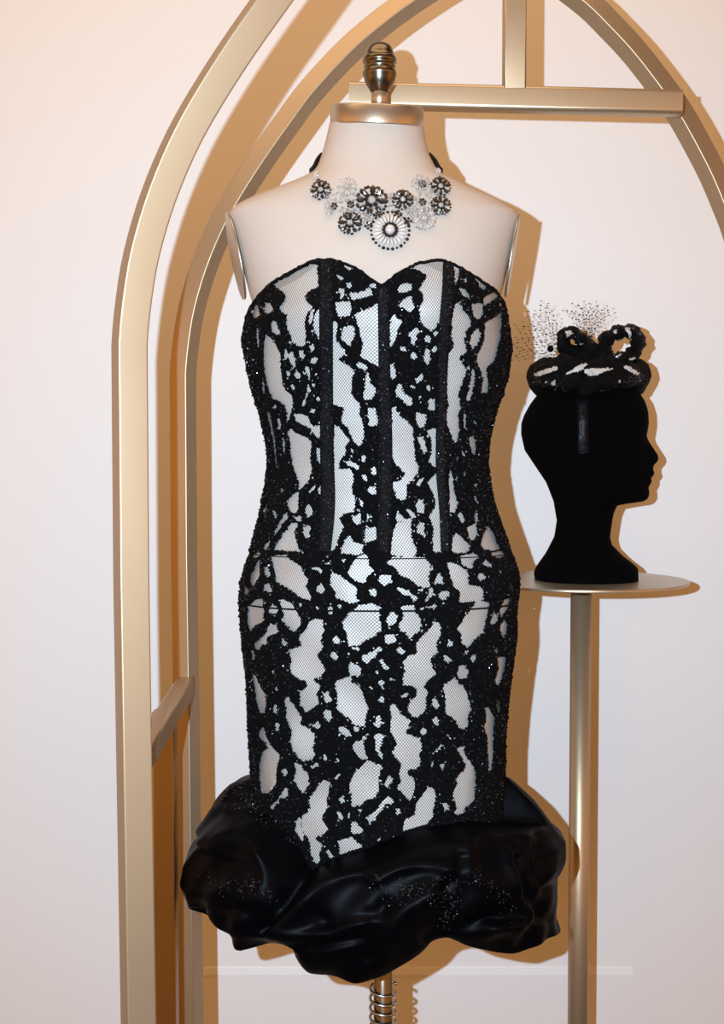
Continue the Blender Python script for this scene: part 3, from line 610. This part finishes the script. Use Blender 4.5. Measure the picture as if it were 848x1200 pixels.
yt = np.convolve(np.pad(yt, 5, mode='wrap'), g, 'valid'); yb = np.convolve(np.pad(yb, 5, mode='wrap'), g, 'valid')
t = np.linspace(0, 1, NJ)[:, None]
yy = yt[None] * (1 - t) + yb[None] * t; T = np.broadcast_to(TH2[None], yy.shape); tt = np.broadcast_to(t, yy.shape)
x, y, z = hem_base(T, yy, tt)
bxm, bym, bzm = hem_base(np.where(np.cos(T) < 0, np.sign(T + 1e-9) * math.pi - T, T), yy, tt)
hpx, hpy = proj(bxm, bym, bzm)
disp = np.zeros(yy.shape)
def segdist(px, py, pts):
    d = np.full(px.shape, 1e9)
    for (ax_, ay_), (bx_, by_) in zip(pts[:-1], pts[1:]):
        vx, vy = bx_ - ax_, by_ - ay_; k_ = np.clip(((px - ax_) * vx + (py - ay_) * vy) / (vx*vx + vy*vy), 0, 1)
        d = np.minimum(d, np.hypot(px - ax_ - k_ * vx, py - ay_ - k_ * vy))
    return d
for pts, h_, w_ in FOLDS:
    sm = smooth_poly(pts, 14)
    disp += h_ * np.exp(-(segdist(hpx, hpy, sm) / w_) ** 2)
disp += .004 * np.sin(T * 9 + yy * .05) * np.sin(yy * .045 + T * 4) + .002 * np.sin(T * 23 + yy * .09)
disp *= np.clip(tt / .06, 0, 1) * (1 - .55 * np.abs(np.sin(T)) ** 6)
nxr, nyr = np.sin(T), -np.cos(T)
x = x + disp * nxr; y = y + disp * nyr; z = z + .35 * disp * np.sin(math.pi * (1 - tt)) 
HV = np.stack([x, y, z], -1)
# the cloth turns under and goes back in towards the legs
xc = float(xrow(442, 1000)); last = HV[-1]; extra = []
for kk_, (sc_, up_) in enumerate(((.985, -.001), (.95, 0.001), (.86, .010), (.72, .03), (.6, .06))):
    e_ = last.copy(); e_[:, 0] = xc + (e_[:, 0] - xc) * sc_; e_[:, 1] = YC + (e_[:, 1] - YC) * sc_; e_[:, 2] += up_; extra.append(e_)
HVa = np.concatenate([HV, np.stack(extra)], 0)
hf = gridfaces(HVa.shape[0], NH, True)
hem = obj('puffed_hem', HVa.reshape(-1, 3), hf, M['satin'], dress); hem['label'] = 'puffed black satin bubble hem'
hem_bvh = BVHTree.FromPolygons([Vector(p) for p in HVa.reshape(-1, 3)], [tuple(q_) for q_ in hf])
def beads_in(poly, n, jit=5):
    out = []
    c = smooth_poly(poly, 40)
    for i in range(n):
        b = c[rng.integers(0, 40)]; px = b[0] + rng.normal(0, jit); py = b[1] + rng.normal(0, jit)
        h, nr = hit(hem_bvh, px, py)
        if h is not None: out.append(h + facing(nr, h) * .0008)
    return [tuple(p) for p in out]
for poly, n, j in (([(240,1027),(255,1032),(275,1035),(300,1038),(318,1050)], 80, 6.5), ([(440,1035),(460,1045),(490,1048),(515,1050)], 115, 8),
                   ([(515,1028),(530,1042),(525,1070),(522,1085)], 80, 6), ([(540,1030),(565,1032),(588,1050),(600,1075)], 65, 6),
                   ([(252,935),(266,928),(288,925)], 60, 6), ([(285,940),(310,948),(335,965),(352,985)], 160, 7)):
    pts = beads_in(poly, n, j)
    if pts: oct_cloud('bead_cluster', np.array(pts), rng.uniform(.0006, .0013, len(pts)), M['bead'], hem)

# ------------------------------------------------------------ necklace
neck = thing('bead_necklace', 'flower bead bib necklace of dark and clear crystals on the form', 'necklace', (xrow(441, 260), YC - .08, float(zrow(290))))
NS = 4.24
def nk(px, py): return 350 + px / NS, 170 + py / NS
def frame_at(px, py, bvh=torso_bvh):
    h, n = hit(bvh, px, py)
    if h is None: return None
    n = facing(n, h).normalized()
    # keep the flowers on a smooth, mostly forward plane
    n = (n + Vector((0, -1.2, 0))).normalized()
    u = Vector((0, 0, 1)).cross(n).normalized() * -1; v_ = n.cross(u)
    return h, n, u, v_
FLW = [(110,232,46,'D',8),(240,215,44,'C',7),(362,285,70,'D',8),(515,280,47,'D',9),(600,197,40,'C',7),(700,215,46,'D',8),(702,308,46,'D',8),(255,395,52,'D',8),(620,372,54,'C',8),
       (175,310,17,'D',6),(258,302,17,'D',6),(612,290,17,'D',6),(335,372,32,'C',6),(150,335,22,'C',6),(560,335,26,'C',6),(462,262,20,'C',6),(612,203,18,'D',6),(215,330,16,'C',5),(395,352,16,'D',5),(490,348,18,'D',5),(540,385,18,'D',5),(345,405,18,'D',5),(570,270,15,'C',5),(315,240,14,'C',5)]
for fx, fy, fr, kind, npet in FLW:
    fr_ = frame_at(*nk(fx, fy))
    if fr_ is None: continue
    h, n, u, v_ = fr_; R_ = fr / NS / SC * 1.16; lift = .004 + R_ * .12
    q = MB(); a0 = random.random()
    for i in range(npet):
        a = 2 * math.pi * (i + a0 + random.uniform(-.14, .14)) / npet; d = u * math.cos(a) + v_ * math.sin(a); e_ = n.cross(d)
        if fr > 25:
            q.ball(h + n * lift + d * R_ * .66, (R_ * random.uniform(.24, .34), R_ * random.uniform(.15, .21), R_ * .2), (d, e_, n), 6, 4)
            for s_ in (-1, 1): q.ball(h + n * (lift * .8) + (d * math.cos(.33) + e_ * math.sin(.33) * s_) * R_ * .86, R_ * .105, (d, e_, n), 6, 4)
            q.ball(h + n * (lift + R_ * .1) + d * R_ * .34, R_ * .13, None, 6, 4)
        else:
            q.ball(h + n * lift + d * R_ * .66, R_ * .36, (d, e_, n), 6, 4)
    fl_ = q.build('bead_flower', M['hematite'] if kind == 'D' else M['clear'], neck, False)
    q = MB(); q.ball(h + n * (lift + R_ * .08), (R_ * .25, R_ * .25, R_ * .2), (u, v_, n), 8, 5)
    q.build('center_bead', M['clear'] if (kind == 'D' and fr > 25) else (M['clear'] if kind == 'C' else M['hematite']), fl_)
# the large medallion
h, n, u, v_ = frame_at(*nk(452, 432)); R_ = 90 / NS / SC
q = MB()
for i in range(22):
    a = 2 * math.pi * i / 22; d = u * math.cos(a) + v_ * math.sin(a); e_ = n.cross(d)
    q.ball(h + n * .007 + d * R_ * .64, (R_ * .24, R_ * .075, R_ * .09), (d, e_, n), 7, 4)
med = q.build('medallion', M['crystal_ray'], neck, False); med['label'] = 'large round medallion with clear rays and dark rim'
q = MB()
for i in range(26):
    a = 2 * math.pi * i / 26; d = u * math.cos(a) + v_ * math.sin(a)
    q.ball(h + n * .006 + d * R_ * .98, R_ * random.uniform(.065, .10), None, 6, 4)
for i in range(13):
    a = 2 * math.pi * i / 13; d = u * math.cos(a) + v_ * math.sin(a)
    q.ball(h + n * .009 + d * R_ * .34, R_ * .09, None, 6, 4)
q.build('rim_beads', M['hematite'], med, False)
q = MB(); q.ball(h + n * .010, (R_ * .26, R_ * .26, R_ * .18), (u, v_, n), 12, 6); q.build('center_stone', M['pearl'], med)
q = MB()
for i in range(230):
    tpx = random.uniform(130, 690); ymid = 265 + 60 * math.sin((tpx - 130) / 560 * math.pi)
    f_ = frame_at(*nk(tpx, ymid + random.uniform(-55, 55)))
    if f_: q.ball(f_[0] + f_[1] * .004, random.uniform(.0010, .0019), None, 6, 4)
o = q.build('filler_beads', M['clear'], neck, False); o['kind'] = 'stuff'
for cx, cy, r_ in ((90, 158, 17), (685, 140, 17), (100, 186, 11), (697, 172, 11)):
    h, n, u, v_ = frame_at(*nk(cx, cy)) if frame_at(*nk(cx, cy)) else (P(*nk(cx, cy), YC - .02), Vector((0, -1, 0)), Vector((1, 0, 0)), Vector((0, 0, 1)))
    q = MB(); q.ball(h + n * .004, r_ / NS / SC, None, 10, 6); q.build('link_bead', M['clear'] if r_ > 12 else M['hematite'], neck, False)
# ribbon round the neck
def ribbon(pts3, w_, name, m, parent, axis):
    v = []
    for i, p in enumerate(pts3):
        v += [p - axis * w_[i], p + axis * w_[i]]
    o = obj(name, v, gridfaces(len(pts3), 2), m, parent); s_ = o.modifiers.new('sol', 'SOLIDIFY'); s_.thickness = .0015; s_.offset = 0; return o
ya, yb_ = nk(0, 150)[1], nk(0, 70)[1]
rad_ = []
for i in range(41):
    a = math.radians(-68) - (2 * math.pi - 2 * math.radians(68)) * i / 40
    k_ = min(i, 40 - i) / 20; row = 206 - 26 * min(1, k_ * 3.2)
    x_, y_, z_ = S(np.array(a), np.array(float(row)), .003, L2t, R2t, 2.0, False); rad_.append(Vector((float(x_), float(y_), float(z_))))
ribbon(rad_, [.0035 + .0025 * min(1, min(i, 40 - i) / 3) for i in range(41)], 'neck_ribbon', M['ribbon'], neck, Vector((0, 0, 1)))

# ------------------------------------------------------------ round side table
YH = 2.0; SH = FPX / YH
tc_ = P(681, 679, YH)
table = thing('pedestal_table', 'slim round brass pedestal table carrying the black head', 'table', (tc_.x, YH, 0))
q = MB(); R_ = 124 / SH; q.lathe([(R_ - .002, -.0045), (R_, -.003), (R_, -.001), (R_ - .001, 0), (.01, 0)], tc_, 96)
o = q.build('table_top', M['ring'], table); o.modifiers.new('es', 'EDGE_SPLIT').split_angle = math.radians(30)
pc = P(679, 900, YH)
q = MB(); q.lathe([(.0162, .012), (.0162, tc_.z - .0045)], (pc.x, YH, 0), 40); q.build('table_pole', M['gold'], table)
q = MB(); q.lathe([(.14, 0), (.14, .008), (.135, .012), (.02, .014)], (pc.x, YH, 0), 64); q.build('table_base', M['gold'], table)

# ------------------------------------------------------------ velvet display head (facing right)
def hc(px, py): return 580 + px / 3.157, 340 + py / 3.157
hbk = [(326,320),(332,270),(345,225),(365,185),(390,160),(430,130),(470,108),(500,98),(540,97),(600,110),(660,150),(720,190),(790,217),(860,229),(920,220),(980,190),(1030,155),(1055,144),(1078,148)]
hfr = [(326,350),(332,410),(345,455),(365,503),(385,528),(420,551),(460,564),(500,567),(530,563),(548,560),(570,570),(600,590),(618,602),(632,604),(645,598),(655,587),(668,584),(685,589),(695,585),(703,575),(712,579),(725,574),(738,566),(752,569),(770,568),(782,560),(790,545),(797,490),(804,450),(830,437),(860,431),(920,422),(950,430),(990,470),(1020,510),(1035,524),(1078,525)]
hf0 = [(326,350),(332,410),(345,455),(365,503),(385,528),(420,551),(460,563),(500,564),(545,555),(620,552),(700,544),(760,535),(782,525),(790,515),(797,482),(804,450),(830,437),(860,431),(920,422),(950,430),(990,470),(1020,510),(1035,524),(1078,525)]
hwd = [(326,.008),(332,.028),(345,.042),(365,.055),(390,.064),(430,.072),(500,.077),(560,.076),(620,.072),(680,.066),(740,.058),(790,.050),(804,.046),(860,.043),(920,.044),(980,.06),(1030,.074),(1078,.08)]
I = lambda T_, y_: np.interp(y_, [a for a, b in T_], [b for a, b in T_])
hy = np.unique(np.concatenate([np.arange(326, 400, 5.0), np.arange(400, 545, 9.0), np.arange(545, 806, 4.0), np.arange(806, 1079, 9.0), [1078.0]]))
n = 72; v = []
for yv in hy:
    b, f_, f0, wd = I(hbk, yv), I(hfr, yv), I(hf0, yv), I(hwd, yv)
    sig = np.interp(yv, [545, 600, 640, 670, 700, 780], [.010, .013, .018, .022, .024, .028])
    cx = (b + f0) / 2; A = (f0 - b) / 2
    for i in range(n):
        a = 2 * math.pi * i / n; e_ = 2 / 2.15
        ux = math.copysign(abs(math.cos(a)) ** e_, math.cos(a)); uy = math.copysign(abs(math.sin(a)) ** e_, math.sin(a))
        yo = wd * uy
        if ux > 0: yo *= 1 - .16 * ux ** 2 * float(np.interp(yv, [330, 480, 800, 860], [0, 1, 1, 0]))
        xx = cx + A * ux + (f_ - f0) * math.exp(-(yo / sig) ** 2) * max(ux, 0)
        p = P(*hc(xx, yv), YH); v.append((p.x, YH + yo, p.z))
hfaces = [tuple(q_) for q_ in gridfaces(len(hy), n, True)] + [tuple(range(n)), tuple((len(hy)-1)*n + i for i in range(n))[::-1]]
zmin = min(p[2] for p in v); dz = tc_.z - zmin
hv_ = [(a, b, c + dz) for a, b, c in v]
head = obj('display_head', hv_, hfaces, M['velvet'])
head['label'] = 'black velvet display head in profile on the round table'; head['category'] = 'display head'
head_bvh = BVHTree.FromPolygons([Vector(p) for p in hv_], hfaces)

# ------------------------------------------------------------ fascinator hat
hat = thing('fascinator', 'black and white lace fascinator with bow and dotted veil on the head', 'hat', tuple(P(688, 462, YH)))
def hp(px, py, dy=0): return P(590 + px / 4.24, 340 + py / 4.24, YH + dy)
# puffy brim : lumpy ring of cloth
cen = P(688, 441, YH); v = []; nu, nv = 120, 20
for i in range(nu):
    a = 2 * math.pi * i / nu
    lump = 1 + .15 * math.sin(5 * a + .7) + .08 * math.sin(9 * a + 2)
    Rx, Ry = .068, .058
    r_ = (.0235 + .003 * math.sin(3 * a + 1)) * lump
    for j in range(nv):
        b = 2 * math.pi * j / nv
        rr = r_ * (1 + .05 * math.sin(4 * b + 7 * a))
        v.append((cen.x + (Rx + rr * math.cos(b)) * math.cos(a), cen.y + (Ry + rr * math.cos(b)) * math.sin(a), cen.z + .0 + rr * 1.05 * math.sin(b) - .004 * math.sin(a) * 0))
fb_ = []
for i in range(nu):
    for j in range(nv): fb_.append((i*nv+j, ((i+1) % nu)*nv+j, ((i+1) % nu)*nv+(j+1) % nv, i*nv+(j+1) % nv))
v = [tuple(np.array(p_) + rng.normal(0, .0009, 3)) for p_ in v]
brim = obj('puffed_brim', v, fb_, M['lace'], hat); brim_bvh = BVHTree.FromPolygons([Vector(p) for p in v], fb_)
q = MB()
for cx_, cy_, rx_, rz_ in ((430, 470, .019, .014), (405, 500, .012, .010), (500, 455, .020, .012), (345, 455, .016, .013)):
    q.ball(hp(cx_, cy_, -.078), (rx_, .012, rz_), None, 14, 9)
q.v = [tuple(np.array(p_) + rng.normal(0, .0008, 3)) for p_ in q.v]; q.build('front_drape', M['lace'], hat)
q = MB(); q.lathe([(.072, -.004), (.070, .014), (.05, .022), (.01, .026)], cen, 40); q.build('crown_pad', M['lace'], hat)
def patch_on(name, bvh, poly, off, m, parent, step=1.0):
    pts = np.array(poly, float); x0, y0 = pts.min(0); x1, y1 = pts.max(0)
    gx = np.arange(x0, x1 + step, step); gy = np.arange(y0, y1 + step, step); idm = {}; v = []
    def inside(x, y):
        c = False
        for i in range(len(pts)):
            (ax_, ay_), (bx_, by_) = pts[i], pts[(i+1) % len(pts)]
            if (ay_ > y) != (by_ > y) and x < (bx_-ax_)*(y-ay_)/(by_-ay_)+ax_: c = not c
        return c
    for i, yv in enumerate(gy):
        for j, xv in enumerate(gx):
            if inside(xv + rng.normal(0, .5), yv + rng.normal(0, .5)):
                h, nr = hit(bvh, xv, yv)
                if h is not None: idm[(i, j)] = len(v); v.append(h + facing(nr, h) * off)
    f = [(idm[(i, j)], idm[(i+1, j)], idm[(i+1, j+1)], idm[(i, j+1)]) for (i, j) in idm if (i+1, j) in idm and (i, j+1) in idm and (i+1, j+1) in idm]
    return obj(name, v, f, m, parent) if f else None
def hpx_(pts): return [(590 + a / 4.24, 340 + b / 4.24) for a, b in pts]
for poly in ([(145,415),(180,400),(235,385),(272,372),(268,400),(225,415),(165,432)], [(310,410),(345,388),(390,364),(420,366),(395,395),(350,420),(318,440),(305,425)],
             [(395,395),(430,385),(470,388),(540,385),(545,398),(500,408),(465,425),(430,430),(405,415)], [(580,378),(610,372),(650,392),(675,412),(660,425),(625,408)],
             [(235,455),(260,440),(262,468),(240,475)], [(205,450),(220,448),(220,462),(206,464)], [(565,445),(580,440),(578,462),(566,462)]):
    patch_on('white_satin_patch', brim_bvh, hpx_(poly), .0012, M['white_lace'], hat, .8)
def in_strip(n, line, jx, bvh):
    out = []; c = smooth_poly(line, 40)
    for i in range(n):
        b = c[rng.integers(0, 40)]; h, nr = hit(bvh, b[0] + rng.normal(0, jx), b[1] + rng.normal(0, jx))
        if h is not None: out.append(tuple(h + facing(nr, h) * .0008))
    return out
pts = in_strip(160, hpx_([(440,525),(500,495),(575,455)]), 1.6, brim_bvh) + in_strip(90, hpx_([(160,440),(230,470),(320,480),(400,490)]), 3.5, brim_bvh) + in_strip(60, hpx_([(600,450),(660,440),(690,420)]), 3, brim_bvh)
if pts: oct_cloud('brim_beading', np.array(pts), rng.uniform(.0007, .0014, len(pts)), M['bead'], hat)
# bow loops: puffed ribbons bent into loops
def loop(name, ctr, pts, thick, depth_, dy):
    p = smooth_poly([(a, b) for a, b in pts] + [pts[0]], 44)[:-1]; v = []; f = []; m_ = len(p); k_ = 14
    for i in range(m_):
        t_ = p[(i+1) % m_] - p[i-1]; t_ = t_ / np.linalg.norm(t_); nn = np.array([-t_[1], t_[0]])
        tk = thick * (1 + .16 * math.sin(i * 1.1) + .1 * math.sin(i * 2.3))
        for j in range(k_):
            a = 2 * math.pi * j / k_; o2 = p[i] + nn * tk * math.cos(a) * 4.24
            w3 = hp(o2[0] + rng.normal(0, 2.5), o2[1] + rng.normal(0, 2.5), dy + depth_ * math.sin(a) * (1 + .12 * math.sin(i * .8))); v.append(w3)
    for i in range(m_):
        for j in range(k_): f.append((i*k_+j, ((i+1) % m_)*k_+j, ((i+1) % m_)*k_+(j+1) % k_, i*k_+(j+1) % k_))
    return obj(name, v, f, M['lace'], hat), v, f
lp2, v2, f2 = loop('bow_loop', None, [(500,325),(500,265),(530,228),(590,208),(645,212),(668,250),(655,300),(610,335),(550,348)], 8.6, .019, -.02)
lp1, v1, f1 = loop('bow_loop', None, [(300,285),(290,245),(310,215),(340,212),(375,235),(420,270),(430,300),(380,310)], 7.6, .018, -.018)
q = MB(); a_ = hp(428, 300, -.03)
q.ball(a_, (.017, .017, .014), None, 16, 10); q.ball(hp(400, 330, -.028), (.02, .018, .013), None, 16, 10); q.ball(hp(470, 325, -.028), (.02, .018, .013), None, 16, 10); q.build('bow_knot', M['lace'], hat)
b2 = BVHTree.FromPolygons([Vector(p) for p in v2], f2); b1 = BVHTree.FromPolygons([Vector(p) for p in v1], f1)
for b_, poly in ((b2, [(540,200),(560,195),(565,215),(548,220)]), (b2, [(592,190),(625,185),(634,215),(632,250),(620,250),(615,215)]), (b2, [(540,255),(590,235),(592,245),(550,268)]), (b2, [(550,335),(585,310),(590,322),(560,345)]), (b2, [(600,345),(650,328),(655,342),(610,352)]),
                 (b1, [(300,205),(335,200),(345,215),(315,235)]), (b1, [(375,262),(395,258),(395,275),(375,278)])):
    patch_on('white_satin_patch', b_, hpx_(poly), .0012, M['white_lace'], hat, .7)
for b_, line, n_ in ((b2, [(480,240),(520,215),(580,180),(650,190),(690,240)], 110), (b2, [(500,310),(560,335),(620,330)], 70), (b1, [(280,250),(330,225),(400,270)], 50)):
    pts = in_strip(n_, hpx_(line), 3.5, b_)
    if pts: oct_cloud('bow_beading', np.array(pts), rng.uniform(.0006, .0012, len(pts)), M['bead'], hat)
# dotted veil: two fans of net wire with knots
def fan(ctr, a0, a1, r0, r1, na, nr, dy, curl):
    c = np.array(ctr, float); node = {}
    for i in range(na + 1):
        for j in range(nr + 1):
            a = math.radians(a0 + (a1 - a0) * (i + .5 * (j % 2)) / na)
            r_ = r0 + (r1 - r0) * (j / nr) * (1 + .10 * math.sin(i * 2.1)) + random.uniform(-4, 4)
            node[(i, j)] = hp(c[0] + r_ * math.cos(a) + random.uniform(-5, 5), c[1] - r_ * math.sin(a) + random.uniform(-5, 5), dy + curl * (j / nr) ** 2 + .012 * math.sin(i * .9))
    q = MB(); d = MB()
    for (i, j), p in node.items():
        for i2 in ((i, i + 1) if j % 2 else (i - 1, i)):
            if (i2, j + 1) in node: q.tube([p, node[(i2, j + 1)]], .00012, 3)
        if j > 0: d.ball(p, (random.uniform(.0008, .0022), .0008, random.uniform(.0006, .0010)), None, 6, 4)
    return q, d
for args in (((330, 330), 112, 182, 60, 290, 13, 12, .0, .03), ((420, 260), 55, 125, 10, 190, 13, 9, .012, .02)):
    q, d = fan(*args); vn = q.build('veil_net', M['ribbon'], hat, False); vn['kind'] = 'stuff'
    dd = d.build('veil_dots', M['ribbon'], vn); dd['kind'] = 'stuff'
q = MB(); q.ball(hp(232, 292, .0), .0052, None, 14, 8); q.build('veil_pompon', M['lace'], hat)
# satin band down the side of the head
strip_on('head_band', head_bvh, [(681, 452), (682, 470), (682.5, 495), (682.5, 520), (683, 531)], [13, 12.5, 12, 12.5, 13], .0012, M['strap'], hat, 40, .0008)
